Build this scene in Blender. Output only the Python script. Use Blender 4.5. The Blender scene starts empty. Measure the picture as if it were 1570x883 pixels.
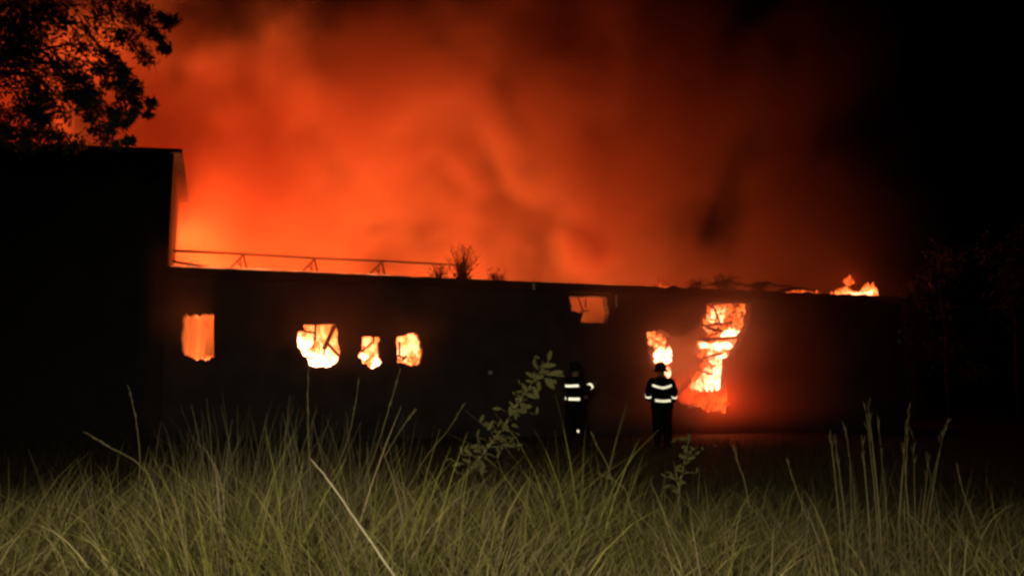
import bpy, bmesh, math, random
import numpy as np
from mathutils import Vector, Matrix, noise
from mathutils.geometry import tessellate_polygon
random.seed(7); RNG = np.random.default_rng(7)
R = math.radians
sc = bpy.context.scene
COL = sc.collection

# ------------------------------------------------------------------ camera
F_PX, PX_W, PX_H = 1186.0, 1570.0, 883.0
CAM_Z, PITCH = 1.35, R(7.1)
cd = bpy.data.cameras.new('camera'); cam = bpy.data.objects.new('camera', cd); COL.objects.link(cam)
cam.location = (0, 0, CAM_Z); cam.rotation_euler = (R(90) + PITCH, 0, 0)
cd.sensor_width = 36; cd.lens = 36 * F_PX / PX_W; cd.clip_start = 0.05; cd.clip_end = 3000
sc.camera = cam

# ------------------------------------------------------------------ night sky, moon, exposure
w = bpy.data.worlds.new('World'); sc.world = w; w.use_nodes = True
nt = w.node_tree
sky = nt.nodes.new('ShaderNodeTexSky'); sky.sky_type = 'NISHITA'; sky.sun_disc = False
sky.sun_elevation = R(30); sky.sun_rotation = R(200)
bg = nt.nodes['Background']; bg.inputs[1].default_value = 0.00002
nt.links.new(sky.outputs[0], bg.inputs[0])
sd = bpy.data.lights.new('moon', 'SUN'); sd.energy = 0.002; sd.angle = R(0.5); sd.color = (1, .95, .88)
moon = bpy.data.objects.new('moon', sd); COL.objects.link(moon); moon.rotation_euler = (R(60), 0, R(-20))
sc.view_settings.view_transform = 'Standard'; sc.view_settings.look = 'None'
sc.view_settings.exposure = 0; sc.view_settings.gamma = 1
# hand lamp held up behind the photographer (it lights the grass and the reflective strips)
hd = bpy.data.lights.new('hand_lamp', 'SPOT'); hd.energy = 1500; hd.color = (1, .93, .67)
hd.spot_size = R(100); hd.spot_blend = 1.0; hd.shadow_soft_size = .12
hl = bpy.data.objects.new('hand_lamp', hd); COL.objects.link(hl); hl.location = (-.5, -1.6, 2.25)
hl.rotation_euler = (Vector((-.9, 2.6, .1)) - hl.location).to_track_quat('-Z', 'Y').to_euler()

# ------------------------------------------------------------------ render settings
cy = sc.cycles
cy.use_denoising = True; cy.max_bounces = 6; cy.diffuse_bounces = 2; cy.glossy_bounces = 2
cy.volume_bounces = 1; cy.volume_step_rate = 1.6; cy.volume_max_steps = 160
cy.sample_clamp_indirect = 3; cy.filter_width = 2.7; cy.transparent_max_bounces = 32; cy.caustics_reflective = False; cy.caustics_refractive = False

# ------------------------------------------------------------------ frame of the burning building
YAW = R(16.0)
ORG = Vector((-8.17, 18.0, 0))            # left front corner
M_B = Matrix.Translation(ORG) @ Matrix.Rotation(YAW, 4, 'Z')
M_BI = M_B.inverted()
FWD = Vector((0, math.cos(PITCH), math.sin(PITCH))); UP = Vector((0, -math.sin(PITCH), math.cos(PITCH))); RT = Vector((1, 0, 0))
def ray(px, py):
    return FWD + RT * ((px - PX_W / 2) / F_PX) + UP * ((PX_H / 2 - py) / F_PX)
def at(px, py, y):
    d = ray(px, py); return Vector((0, 0, CAM_Z)) + d * (y / d.y)
def wl(px, py, v=0.0):
    """where the line of sight through a pixel meets the upright plane v metres behind the front wall (building frame)"""
    o = M_BI @ Vector((0, 0, CAM_Z)); d = M_BI.to_3x3() @ ray(px, py)
    t = (v - o.y) / d.y; p = o + d * t
    return (p.x, p.z)

# ------------------------------------------------------------------ helpers
def tag(o, label=None, cat=None, group=None, kind=None):
    if label: o['label'] = label
    if cat: o['category'] = cat
    if group: o['group'] = group
    if kind: o['kind'] = kind
    return o
def empty(name, loc=(0, 0, 0), rz=0, parent=None):
    o = bpy.data.objects.new(name, None); COL.objects.link(o); o.location = loc; o.rotation_euler = (0, 0, rz); o.parent = parent
    o.empty_display_size = .2
    return o
class MB:
    def __init__(s): s.v = []; s.f = []
    def add(s, vs, fs):
        n = len(s.v); s.v += [tuple(p) for p in vs]; s.f += [tuple(i + n for i in f) for f in fs]; return s
    def box(s, a, b):
        x0, y0, z0 = a; x1, y1, z1 = b
        return s.add([(x0,y0,z0),(x1,y0,z0),(x1,y1,z0),(x0,y1,z0),(x0,y0,z1),(x1,y0,z1),(x1,y1,z1),(x0,y1,z1)],
              [(0,3,2,1),(4,5,6,7),(0,1,5,4),(1,2,6,5),(2,3,7,6),(3,0,4,7)])
    def bar(s, a, b, w, h=None, jit=0):
        a = Vector(a); b = Vector(b); d = (b - a).normalized(); h = h or w
        x = d.cross(Vector((0, 0, 1)));  x = Vector((1, 0, 0)) if x.length < 1e-3 else x.normalized()
        y = x.cross(d)
        vs = []
        for p in (a, b):
            for i, j in ((-1,-1),(1,-1),(1,1),(-1,1)):
                vs.append(p + x * (i * w / 2 + random.uniform(-jit, jit)) + y * (j * h / 2 + random.uniform(-jit, jit)) + d * random.uniform(-jit, jit) * 2)
        return s.add(vs, [(0,1,2,3),(7,6,5,4),(0,4,5,1),(1,5,6,2),(2,6,7,3),(3,7,4,0)])
    def tube(s, pts, rad, seg=7):
        pts = [Vector(p) for p in pts]; n0 = len(s.v); n = len(pts)
        rad = rad if hasattr(rad, '__len__') else [rad] * n
        prev = None
        for i, p in enumerate(pts):
            d = (pts[min(i + 1, n - 1)] - pts[max(i - 1, 0)]).normalized()
            if prev is None: x = d.orthogonal().normalized()
            else: x = (prev - d * prev.dot(d)).normalized()
            prev = x; y = d.cross(x)
            for k in range(seg):
                a = 2 * math.pi * k / seg
                s.v.append(tuple(p + (x * math.cos(a) + y * math.sin(a)) * rad[i]))
        for i in range(n - 1):
            for k in range(seg):
                a = n0 + i * seg + k; b = n0 + i * seg + (k + 1) % seg
                s.f.append((a, b, b + seg, a + seg))
        s.f.append(tuple(n0 + k for k in range(seg))[::-1]); s.f.append(tuple(n0 + (n - 1) * seg + k for k in range(seg)))
        return s
    def prism(s, outer, holes, v0, v1):
        """an upright slab in the building frame: outline and holes are (u,z) lists"""
        loops = [outer] + holes
        fl = [Vector((p[0], p[1], 0)) for l in loops for p in l]
        tris = tessellate_polygon([[Vector((p[0], p[1], 0)) for p in l] for l in loops])
        N = len(fl)
        vs = [(p.x, v0, p.y) for p in fl] + [(p.x, v1, p.y) for p in fl]
        fs = []
        for t in tris:
            fs.append(tuple(t)); fs.append(tuple(N + i for i in reversed(t)))
        b = 0
        for l in loops:
            m = len(l)
            for i in range(m): fs.append((b + i, b + (i + 1) % m, N + b + (i + 1) % m, N + b + i))
            b += m
        return s.add(vs, fs)
    def build(s, name, mat, parent=None, smooth=False, fix=True):
        me = bpy.data.meshes.new(name); me.from_pydata(s.v, [], s.f); me.update()
        if fix:
            b = bmesh.new(); b.from_mesh(me); bmesh.ops.recalc_face_normals(b, faces=b.faces); b.to_mesh(me); b.free()
        if smooth: me.polygons.foreach_set('use_smooth', [True] * len(me.polygons))
        if mat: me.materials.append(mat)
        o = bpy.data.objects.new(name, me); COL.objects.link(o); o.parent = parent
        return o

# ------------------------------------------------------------------ materials
def mat(name, base, rough=.85, var=.3, scale=6.0, bump=.3, bscale=30.0, second=None, metal=0.0, spec=.3):
    m = bpy.data.materials.new(name); m.use_nodes = True; t = m.node_tree; n = t.nodes; L = t.links
    p = n['Principled BSDF']; p.inputs['Roughness'].default_value = rough; p.inputs['Metallic'].default_value = metal
    p.inputs['Specular IOR Level'].default_value = spec
    tc = n.new('ShaderNodeTexCoord')
    nz = n.new('ShaderNodeTexNoise'); nz.inputs['Scale'].default_value = scale; nz.inputs['Detail'].default_value = 6
    L.new(tc.outputs['Object'], nz.inputs['Vector'])
    r = n.new('ShaderNodeValToRGB'); r.color_ramp.elements[0].position = .3; r.color_ramp.elements[1].position = .7
    c2 = second or tuple(min(1, c * (1 + var)) for c in base)
    r.color_ramp.elements[0].color = (*[c * (1 - var) for c in base], 1); r.color_ramp.elements[1].color = (*c2, 1)
    L.new(nz.outputs['Fac'], r.inputs['Fac']); L.new(r.outputs['Color'], p.inputs['Base Color'])
    nb = n.new('ShaderNodeTexNoise'); nb.inputs['Scale'].default_value = bscale; nb.inputs['Detail'].default_value = 5
    L.new(tc.outputs['Object'], nb.inputs['Vector'])
    bp = n.new('ShaderNodeBump'); bp.inputs['Strength'].default_value = bump; bp.inputs['Distance'].default_value = .03
    L.new(nb.outputs['Fac'], bp.inputs['Height']); L.new(bp.outputs['Normal'], p.inputs['Normal'])
    return m
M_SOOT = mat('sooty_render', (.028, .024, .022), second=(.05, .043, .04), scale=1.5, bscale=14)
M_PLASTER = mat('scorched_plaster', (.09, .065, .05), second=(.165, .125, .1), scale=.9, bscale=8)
M_CONC = mat('dark_concrete', (.035, .03, .027), scale=2.0)
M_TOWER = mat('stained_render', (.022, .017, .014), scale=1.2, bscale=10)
M_CHAR = mat('charred_timber', (.025, .02, .018), scale=9, bump=.8, bscale=40)
M_STEEL = mat('rusted_steel', (.06, .04, .03), rough=.6, scale=12, metal=.3)
M_PALE = mat('pale_plastic_glint', (.55, .58, .5), scale=10, rough=.5)
M_SOIL = mat('soil', (.05, .04, .025), scale=3, second=(.06, .055, .025))
M_BARK = mat('bark', (.06, .045, .035), scale=12, bump=.8)
M_LEAF = mat('tree_leaf', (.05, .07, .025), scale=3, spec=.5, rough=.5)
M_WEED = mat('weed_leaf', (.036, .032, .012), scale=8, rough=1, spec=.03)
M_STEM = mat('dry_stem', (.07, .056, .026), scale=8, rough=1, spec=.03)
M_STRAW = mat('pale_straw', (.19, .155, .10), scale=14)
M_TWIG = mat('twig', (.03, .02, .015), scale=9)
M_COAT = mat('coat_fabric', (.011, .011, .012), scale=20, bscale=90, spec=.04)
M_TROUSER = mat('trouser_fabric', (.009, .0085, .008), scale=20, bscale=90, spec=.04)
M_SKIN = mat('skin', (.32, .19, .13), scale=12, bump=.1)
M_HELMET = mat('helmet_shell', (.014, .012, .012), rough=.5, scale=6, bump=.05, spec=.1)
M_BOOT = mat('boot_rubber', (.01, .01, .01), rough=.6, scale=9, spec=.05)

def attr_mat(name, rough=.8):
    m = bpy.data.materials.new(name); m.use_nodes = True; t = m.node_tree
    a = t.nodes.new('ShaderNodeAttribute'); a.attribute_name = 'tint'
    p = t.nodes['Principled BSDF']; p.inputs['Roughness'].default_value = rough; p.inputs['Specular IOR Level'].default_value = .15
    t.links.new(a.outputs['Color'], p.inputs['Base Color'])
    return m
M_GRASS = attr_mat('grass_blade')

def retro():
    # reflective tape: glass beads send light back the way it came, so the micro-mirror faces each incoming ray
    m = bpy.data.materials.new('reflective_tape'); m.use_nodes = True; t = m.node_tree; n = t.nodes
    n.remove(n['Principled BSDF'])
    g = n.new('ShaderNodeBsdfGlossy'); g.inputs['Color'].default_value = (.9, .9, .84, 1); g.inputs['Roughness'].default_value = .33
    ge = n.new('ShaderNodeNewGeometry'); t.links.new(ge.outputs['Incoming'], g.inputs['Normal'])
    d = n.new('ShaderNodeBsdfDiffuse'); d.inputs['Color'].default_value = (.6, .6, .56, 1)
    nz = n.new('ShaderNodeTexNoise'); nz.inputs['Scale'].default_value = 22
    mr = n.new('ShaderNodeMapRange'); mr.inputs[1].default_value = .35; mr.inputs[2].default_value = .6; mr.inputs[3].default_value = .25; mr.inputs[4].default_value = 1
    t.links.new(nz.outputs['Fac'], mr.inputs[0])
    mx = n.new('ShaderNodeMixShader'); t.links.new(mr.outputs[0], mx.inputs[0])
    t.links.new(d.outputs[0], mx.inputs[1]); t.links.new(g.outputs[0], mx.inputs[2])
    t.links.new(mx.outputs[0], n['Material Output'].inputs['Surface'])
    return m
M_TAPE = retro()

def glow_mat(name, lo, hi, s_lo, s_hi, scale=5.0, contrast=(.35, .65), stretch=.6):
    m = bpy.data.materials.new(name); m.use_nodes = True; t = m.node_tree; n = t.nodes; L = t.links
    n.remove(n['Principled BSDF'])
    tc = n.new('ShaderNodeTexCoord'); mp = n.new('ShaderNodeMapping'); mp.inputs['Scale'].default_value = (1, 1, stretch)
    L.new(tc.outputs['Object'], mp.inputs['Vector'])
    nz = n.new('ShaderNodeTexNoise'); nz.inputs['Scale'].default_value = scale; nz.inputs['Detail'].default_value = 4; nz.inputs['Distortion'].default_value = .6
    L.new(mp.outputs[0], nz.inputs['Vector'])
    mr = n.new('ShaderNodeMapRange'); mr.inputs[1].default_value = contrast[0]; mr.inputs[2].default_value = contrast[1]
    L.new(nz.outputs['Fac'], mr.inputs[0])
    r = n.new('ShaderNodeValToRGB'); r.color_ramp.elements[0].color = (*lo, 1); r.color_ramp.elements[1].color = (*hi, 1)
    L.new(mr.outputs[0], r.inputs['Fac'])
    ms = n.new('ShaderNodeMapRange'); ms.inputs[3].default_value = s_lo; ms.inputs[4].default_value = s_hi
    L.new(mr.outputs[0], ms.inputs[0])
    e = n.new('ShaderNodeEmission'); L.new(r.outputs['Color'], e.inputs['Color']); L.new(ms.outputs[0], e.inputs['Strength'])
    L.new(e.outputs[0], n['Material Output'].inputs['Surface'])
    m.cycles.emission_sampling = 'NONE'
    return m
M_RIM_GLOW = glow_mat('rim_glow', (1, .13, .02), (1, .26, .08), .6, 1.3, 2.2)  # glow of the strip added for the bright rim on the roof edge

def flame_mat():
    # hot gas: white-hot at the root, orange to red at the tip, thinning out towards the rim of each tongue
    m = bpy.data.materials.new('flame'); m.use_nodes = True; t = m.node_tree; n = t.nodes; L = t.links
    n.remove(n['Principled BSDF'])
    a = n.new('ShaderNodeAttribute'); a.attribute_name = 'tongue_heat'
    tc = n.new('ShaderNodeTexCoord'); nz = n.new('ShaderNodeTexNoise'); nz.inputs['Scale'].default_value = 7; nz.inputs['Detail'].default_value = 5; nz.inputs['Distortion'].default_value = .8
    L.new(tc.outputs['Object'], nz.inputs['Vector'])
    o = n.new('ShaderNodeMath'); o.operation = 'MULTIPLY_ADD'; L.new(nz.outputs['Fac'], o.inputs[0]); o.inputs[1].default_value = .6; o.inputs[2].default_value = -.3
    h = n.new('ShaderNodeMath'); h.operation = 'ADD'; L.new(a.outputs['Fac'], h.inputs[0]); L.new(o.outputs[0], h.inputs[1])
    r = n.new('ShaderNodeValToRGB'); L.new(h.outputs[0], r.inputs['Fac']); e_ = r.color_ramp.elements
    e_[0].position = .1; e_[0].color = (1, .05, .005, 1); e_[1].position = 1.0; e_[1].color = (1, .40, .19, 1)
    x = e_.new(.5); x.color = (1, .16, .026, 1)
    q_ = n.new('ShaderNodeMath'); q_.operation = 'POWER'; L.new(h.outputs[0], q_.inputs[0]); q_.inputs[1].default_value = 2.6; q_.use_clamp = False
    st = n.new('ShaderNodeMath'); st.operation = 'MULTIPLY_ADD'; L.new(q_.outputs[0], st.inputs[0]); st.inputs[1].default_value = 20; st.inputs[2].default_value = .12
    em = n.new('ShaderNodeEmission'); L.new(r.outputs['Color'], em.inputs['Color']); L.new(st.outputs[0], em.inputs['Strength'])
    lw = n.new('ShaderNodeLayerWeight'); lw.inputs['Blend'].default_value = .5
    al = n.new('ShaderNodeMapRange'); al.interpolation_type = 'SMOOTHSTEP'; L.new(lw.outputs['Facing'], al.inputs[0])
    al.inputs[1].default_value = .05; al.inputs[2].default_value = .9; al.inputs[3].default_value = .62; al.inputs[4].default_value = 0
    tr = n.new('ShaderNodeBsdfTransparent'); mx = n.new('ShaderNodeMixShader'); L.new(al.outputs[0], mx.inputs[0]); L.new(tr.outputs[0], mx.inputs[1]); L.new(em.outputs[0], mx.inputs[2])
    L.new(mx.outputs[0], n['Material Output'].inputs['Surface']); m.cycles.emission_sampling = 'NONE'
    return m
M_FLAME = flame_mat()

# ------------------------------------------------------------------ ground
def gz(x, y):
    """height of the ground: a low grassy bank before the camera, level at the building"""
    b = .22 * (1 - min(1, max(0, (y - 3.5) / 6)))
    return b + .05 * noise.noise(Vector((x * .35, y * .35, 1.7))) * (1 if y < 15 else .4)
def make_ground():
    xs = np.concatenate([np.linspace(-900, -30, 8), np.linspace(-28, 28, 113), np.linspace(30, 900, 8)])
    ys = np.concatenate([np.linspace(-300, -8, 5), np.linspace(-7, 30, 75), np.linspace(34, 1200, 8)])
    vs = [(x, y, gz(x, y) if abs(x) < 29 and -8 < y < 31 else 0) for y in ys for x in xs]
    nx = len(xs)
    fs = [(j * nx + i, j * nx + i + 1, (j + 1) * nx + i + 1, (j + 1) * nx + i) for j in range(len(ys) - 1) for i in range(nx - 1)]
    m = MB(); m.add(vs, fs)
    tag(m.build('ground', M_SOIL, smooth=True, fix=False), kind='structure')
make_ground()

# ------------------------------------------------------------------ the burning building
B = empty('burning_building', ORG, YAW)
tag(B, 'long low burning building with flames in its broken windows and breach', 'building')
def uz(lst, v=0.0): return [wl(x, y, v) for x, y in lst]
def jag(poly, amp=.03, n=3):
    """break the straight sides of an outline into a ragged edge"""
    out = []
    for i, a in enumerate(poly):
        b = poly[(i + 1) % len(poly)]
        for k in range(n):
            t = k / n; j = 0 if k == 0 else 1
            out.append((a[0] + (b[0] - a[0]) * t + random.uniform(-amp, amp) * j, a[1] + (b[1] - a[1]) * t + random.uniform(-amp, amp) * j))
    return out
LEN = wl(1384, 500)[0]
W1 = [(281,484),(287,480),(292,484),(301,482),(306,485),(314,481),(328,481),(328,548),(322,549),(316,553),(308,550),(300,553),(292,551),(286,547),(279,538),(279,510)]
W2 = [(466,497),(513,496),(517,503),(518,525),(522,545),(519,552),(513,558),(505,562),(490,562),(475,560),(473,553),(468,548),(463,541),(457,532),(457,508),(466,507)]
W3 = [(555,516),(583,516),(583,522),(580,528),(581,548),(587,555),(582,560),(573,565),(565,562),(563,558),(556,557),(556,551),(549,547),(555,535)]
W4 = [(609,517),(622,514),(625,510),(637,510),(642,516),(645,528),(648,541),(646,553),(642,561),(630,561),(622,556),(611,557),(609,545)]
W5 = [(873,454),(930,456),(933,472),(934,482),(931,500),(929,496),(891,494),(894,479),(877,477),(876,468)]
BREACH = [(992,509),(1012,506),(1040,516),(1070,502),(1083,466),(1152,465),(1149,496),(1139,520),(1128,537),(1115,552),(1113,600),(1119,622),(1102,628),(1055,626),(1037,612),(1030,585),(1001,560)]
holes = [jag(uz(W1), .025), jag(uz(W2), .02), jag(uz(W3), .02), jag(uz(W4), .03), jag(uz(W5), .03), jag(uz(BREACH), .075, 4)]
top_l = wl(250, 418)[1]; top_r = wl(1384, 462)[1]
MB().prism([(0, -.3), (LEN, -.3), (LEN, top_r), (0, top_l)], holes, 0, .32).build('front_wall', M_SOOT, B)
# roof edge: a fascia with the strip of roof deck that still stands behind it
def deck():
    m = MB(); n = 150
    for i in range(n):
        u0 = -.0 + (LEN + .2) * i / n; u1 = (LEN + .2) * (i + 1) / n
        z0 = top_l + (top_r - top_l) * u0 / LEN; z1 = top_l + (top_r - top_l) * u1 / LEN
        d0 = .9 + .5 * noise.noise(Vector((u0 * 1.3, 0, 3))); d1 = .9 + .5 * noise.noise(Vector((u1 * 1.3, 0, 3)))
        jg = lambda u: (.015 + .05 * (u > 12.5)) * noise.noise(Vector((u * 3, 5, 0))) + .03 * (u > 12.5) * noise.noise(Vector((u * 9, 2, 0)))
        t0 = jg(u0); t1 = jg(u1)
        vs = [(u0,-.22,z0+.003),(u1,-.22,z1+.003),(u1,d1,z1+.003),(u0,d0,z0+.003),(u0,-.22,z0+.12+t0),(u1,-.22,z1+.12+t1),(u1,d1,z1+.12+t1),(u0,d0,z0+.12+t0)]
        m.add(vs, [(0,3,2,1),(4,5,6,7),(0,1,5,4),(2,3,7,6)])
    return m
deck().build('roof_deck', M_CONC, B)
MB().bar((0, -.25, top_l - .02), (LEN + .2, -.25, top_r - .02), .05, .2).build('fascia', M_CHAR, B)
D_B = 8.5
zb = 4.1
MB().prism([(0, -.3), (LEN, -.3), (LEN, zb), (0, zb)], [], D_B, D_B + .3).build('rear_wall', M_PLASTER, B)
for u in (0.0, LEN - .3):
    MB().box((u, .323, -.3), (u + .3, D_B - .003, 3.2)).build('end_wall', M_PLASTER, B)
for u, h in ((9.2, 3.4), (13.6, 3.5)):
    MB().prism(jag([(u, -.3), (u + .2, -.3), (u + .2, h), (u, h)], .02), [], 3.0, D_B - .01).build('partition_wall', M_PLASTER, B)
MB().box((.303, .323, -.32), (LEN - .303, D_B - .003, .02)).build('floor', M_CHAR, B)

# remains of the window frames and fallen timbers seen against the fire
def stick(parent, name, a, b, v, wd, va=0.0, vb=0.0, m=M_CHAR):
    p = wl(*a, v + va); q = wl(*b, v + vb)
    return MB().bar((p[0], v + va, p[1]), (q[0], v + vb, q[1]), wd, wd, wd * .12).build(name, m, parent)
def wframe(bars):
    f = None
    for name, a, b, v, wd in bars:
        if f is None: f = stick(B, 'window_frame', a, b, v, wd)
        else: stick(f, name, a, b, v, wd)
wframe([('', (466,508),(485,510.5),.2,.05), ('mullion', (483.5,497),(483,521),.2,.055), ('rail', (466,547),(482,549),.18,.05), ('splinter', (483,521),(479,535),.2,.03)])
wframe([('', (572,516),(573,523.5),.2,.045), ('splinter', (573,523.5),(554,539),.22,.05)])
wframe([('', (612.5,524),(612.5,545),.16,.045), ('rail', (609,545),(619,548),.16,.05), ('splinter', (616,552),(624,546),.16,.06)])
wframe([('', (283,481),(283,486),.16,.05), ('splinter', (284,546),(300,553),.12,.07)])
wframe([('', (898,458),(898,472),.2,.03), ('splinter', (886,456),(894,477),.22,.03), ('sill', (890,478),(903,476),.18,.03)])
for a, b, v, wd in (((514,497),(497,535),.9,.08), ((503,527),(520,546),.8,.06), ((497,535),(496,556),1.0,.05)):
    stick(B, 'fallen_timber', a, b, v, wd, 0, .25)

# bent roof truss and purlin above the left end
def truss_line():
    V = 2.2
    p = lambda x, y, dv=0: Vector((wl(x, y, V + dv)[0], V + dv, wl(x, y, V + dv)[1]))
    MB().tube([p(256,384), p(368,389.5), p(480,396), p(590,401), p(690,406), p(716,409)], .036).build('roof_purlin', M_STEEL, B, smooth=True)
    MB().tube([p(254,398), p(275,403), p(318,409), p(358,414)], .036).build('fallen_pipe', M_STEEL, B, smooth=True)
    for x, y in ((373,390), (482,396.5), (585,401)):
        k = empty('roof_truss', p(x, y + 24), 0, B)
        o = p(x, y + 24)
        for (dx0, dy0, dx1, dy1, r) in ((1,0,-22,23,.028), (0,0,6,26,.03), (-4,4,-4,24,.018), (-10,9,1,25,.018)):
            MB().tube([p(x + dx0, y + dy0) - o, p(x + dx1, y + dy1) - o], r, 6).build('strut', M_STEEL, k)
        MB().bar(p(x - 24, y + 24) - o, p(x + 9, y + 26) - o, .05).build('bottom_chord', M_STEEL, k)
truss_line()
# pale vent pipe, and small pieces added to stand for faint glints
q = wl(818, 441, -.3); MB().tube([(q[0], -.3, q[1] + .12), (q[0] + .01, -.3, q[1] - .06)], .035).build('vent_pipe', M_PALE, B)
q = wl(945, 463, -.06); MB().tube([(q[0], -.06, q[1] + .18), (q[0], -.06, q[1] - .14)], .03).build('wall_glint', M_PALE, B)
for yy in (508, 523):  # pale stubs added in place of two glints at the wall end
    q = wl(1379, yy, -.05); MB().tube([(q[0], -.05, q[1] + .05), (q[0] - .02, -.05, q[1] - .05)], .028).build('wall_end_glint', M_PALE, B)
q = wl(752, 571, -.05)  # pale box added in place of a faint dot of light
lb = MB().box((q[0] - .05, -.07, q[1] - .05), (q[0] + .05, -.002, q[1] + .05)).build('light_dot', M_PALE, B)
MB().box((q[0] - .03, -.085, q[1] - .03), (q[0] + .03, -.071, q[1] + .03)).build('light_dot_front', M_PALE, lb)

# collapsed material in the breach
def debris():
    v0 = 1.9
    pts = [(985,500),(1045,512),(1078,470),(1165,462),(1180,640),(975,640)]
    for a, b, v, wd, h in (((1040,512),(1092,521),.55,.16,.05), ((1078,520.5),(1136,517),.5,.1,.06), ((1012,531),(1078,537),.8,.2,.06),
                     ((1030,556),(1076,552),.7,.16,.05), 
                     ((1020,572),(1070,560),.9,.2,.06), ((1036,604),(1064,582),.5,.14,.06),
                     ((1078,549),(1112,541),.45,.07,.05), ((1082,502),(1112,508),.6,.06,.05), ((1074,500),(1128,494),.5,.05,.05), ((1068,566),(1096,574),.5,.07,.05), ((1060,560),(1100,548),.42,.05,.04), ((1094,470),(1110,500),.5,.04,.04)):
        p = wl(*a, v); q2 = wl(*b, v)
        MB().bar((p[0], v, p[1]), (q2[0], v + .15, q2[1]), .05, wd, .015).build('fallen_board', M_SHEET, B)
    # an inner wall, half down, stands behind the flames
    MB().prism(jag(uz([(978,520),(1050,500),(1090,478),(1182,474),(1190,650),(965,650)], v0), .06, 4), [], v0, v0 + .2).build('inner_wall', M_PLASTER, B)
    lm = MB()      # charred lath hanging in tatters across the top of the breach
    for k in range(120):
        x = random.uniform(1078, 1152); y = random.uniform(466, 506) if random.random() < .75 else random.uniform(506, 560); v = random.uniform(.3, .75)
        if y > 506: x = random.uniform(1072, 1100)
        p = wl(x, y, v); c = Vector((p[0], v, p[1])); d = Vector((random.gauss(0, 1), random.gauss(0, .3), random.gauss(0, .7))).normalized() * random.uniform(.02, .09)
        lm.bar(c - d, c + d, random.uniform(.012, .045), .02, .006)
    tag(lm.build('hanging_lath', M_CHAR, B), kind='stuff')
    mm = MB()
    for k in range(70):
        x = random.uniform(1035, 1165); v = random.uniform(.35, 1.5); p = wl(x, 628, v)
        s = random.uniform(.04, .13); hgt = max(0, .35 - abs(x - 1090) / 260) * random.random()
        c = Vector((p[0], v, max(0.05, p[1] - .1 + hgt)))
        d = Vector((random.gauss(0, 1), random.gauss(0, 1), random.gauss(0, .4))).normalized() * s
        mm.bar(c - d, c + d, s * 1.1, s * .8, .01)
    tag(mm.build('rubble', M_SHEET, B), kind='stuff')
M_SHEET = mat('burnt_board', (.10, .07, .05), scale=7, bump=.7, second=(.2, .14, .1))
debris()
# twisted roof sheets left of and above the breach
for pts in ([(1090,438),(1112,432),(1138,437)], [(1150,440),(1172,433),(1188,440),(1206,438)], [(1196,447),(1222,441),(1240,446)]):
    m = MB(); prev = None
    for i, (x, y) in enumerate(pts):
        p = wl(x, y, 1.2); c = Vector((p[0], 1.2, p[1]))
        ring = [c + Vector((0, -.3, -.05)), c + Vector((0, .4, .04)), c + Vector((0, .4, .07)), c + Vector((0, -.3, -.02))]
        n0 = len(m.v); m.v += [tuple(r) for r in ring]
        if i:
            for k in range(4): m.f.append((n0 - 4 + k, n0 - 4 + (k + 1) % 4, n0 + (k + 1) % 4, n0 + k))
    m.f += [(0, 1, 2, 3), (len(m.v) - 1, len(m.v) - 2, len(m.v) - 3, len(m.v) - 4)]
    m.build('roof_sheet', M_STEEL, B)

# ------------------------------------------------------------------ flames (closed bodies that give off light)
def glow_body(poly, v, depth, jit=.02, n=3):
    out = jag(uz(poly, v), jit, n); c = (sum(p[0] for p in out) / len(out), sum(p[1] for p in out) / len(out))
    m = MB(); N = len(out)
    for (sc_, dv) in ((.55, -.5), (.9, -.3), (1, 0), (.9, .3), (.55, .5)):
        for p in out: m.v.append((c[0] + (p[0] - c[0]) * sc_, v + dv * depth, c[1] + (p[1] - c[1]) * sc_))
    for r in range(4):
        for i in range(N): m.f.append((r * N + i, r * N + (i + 1) % N, (r + 1) * N + (i + 1) % N, (r + 1) * N + i))
    m.f.append(tuple(range(N))); m.f.append(tuple(4 * N + i for i in reversed(range(N))))
    return m
def tongue(m, c, hgt, wid, heat, lean):
    """one rounded, tapering, wavering lick of flame"""
    n0 = len(m.v); SG, RN = 8, 8; ph = random.uniform(0, 50)
    for i in range(RN + 1):
        t = i / RN; r = wid / 2 * (max(0.0, math.sin(math.pi * min(1, t ** .6 * .97 + .015)))) * (1 - .35 * t) + .002
        for k in range(SG):
            a = 2 * math.pi * k / SG
            w_ = 1 + .45 * noise.noise(Vector((math.cos(a) * 1.2 + ph, math.sin(a) * 1.2, t * 3)))
            m.v.append((c.x + r * w_ * math.cos(a) + lean * hgt * t * t + wid * .35 * noise.noise(Vector((t * 2.5, ph, 1))), c.y + r * w_ * math.sin(a), c.z + hgt * (t - .42)))
            m.h.append(heat * (1.03 - .42 * t))
    for i in range(RN):
        for k in range(SG):
            q_ = n0 + i * SG + k; p = n0 + i * SG + (k + 1) % SG; m.f.append((q_, p, p + SG, q_ + SG))
    m.f.append(tuple(n0 + k for k in range(SG))[::-1]); m.f.append(tuple(n0 + RN * SG + k for k in range(SG)))
def inside(p, poly):
    r = False
    for i, a in enumerate(poly):
        b = poly[i - 1]
        if (a[1] > p[1]) != (b[1] > p[1]) and p[0] < (b[0] - a[0]) * (p[1] - a[1]) / (b[1] - a[1]) + a[0]: r = not r
    return r
def set_heat(o, h):
    at_ = o.data.attributes.new('tongue_heat', 'FLOAT', 'POINT'); at_.data.foreach_set('value', h)
def fire_root(name, label, px, py, v0, group):
    u, _ = wl(px, 560, v0); _, z = wl(px, py, v0); base = Vector((u, v0, z))
    o = empty(name, M_B @ base, YAW); tag(o, label, 'fire', group); return o, base
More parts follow.
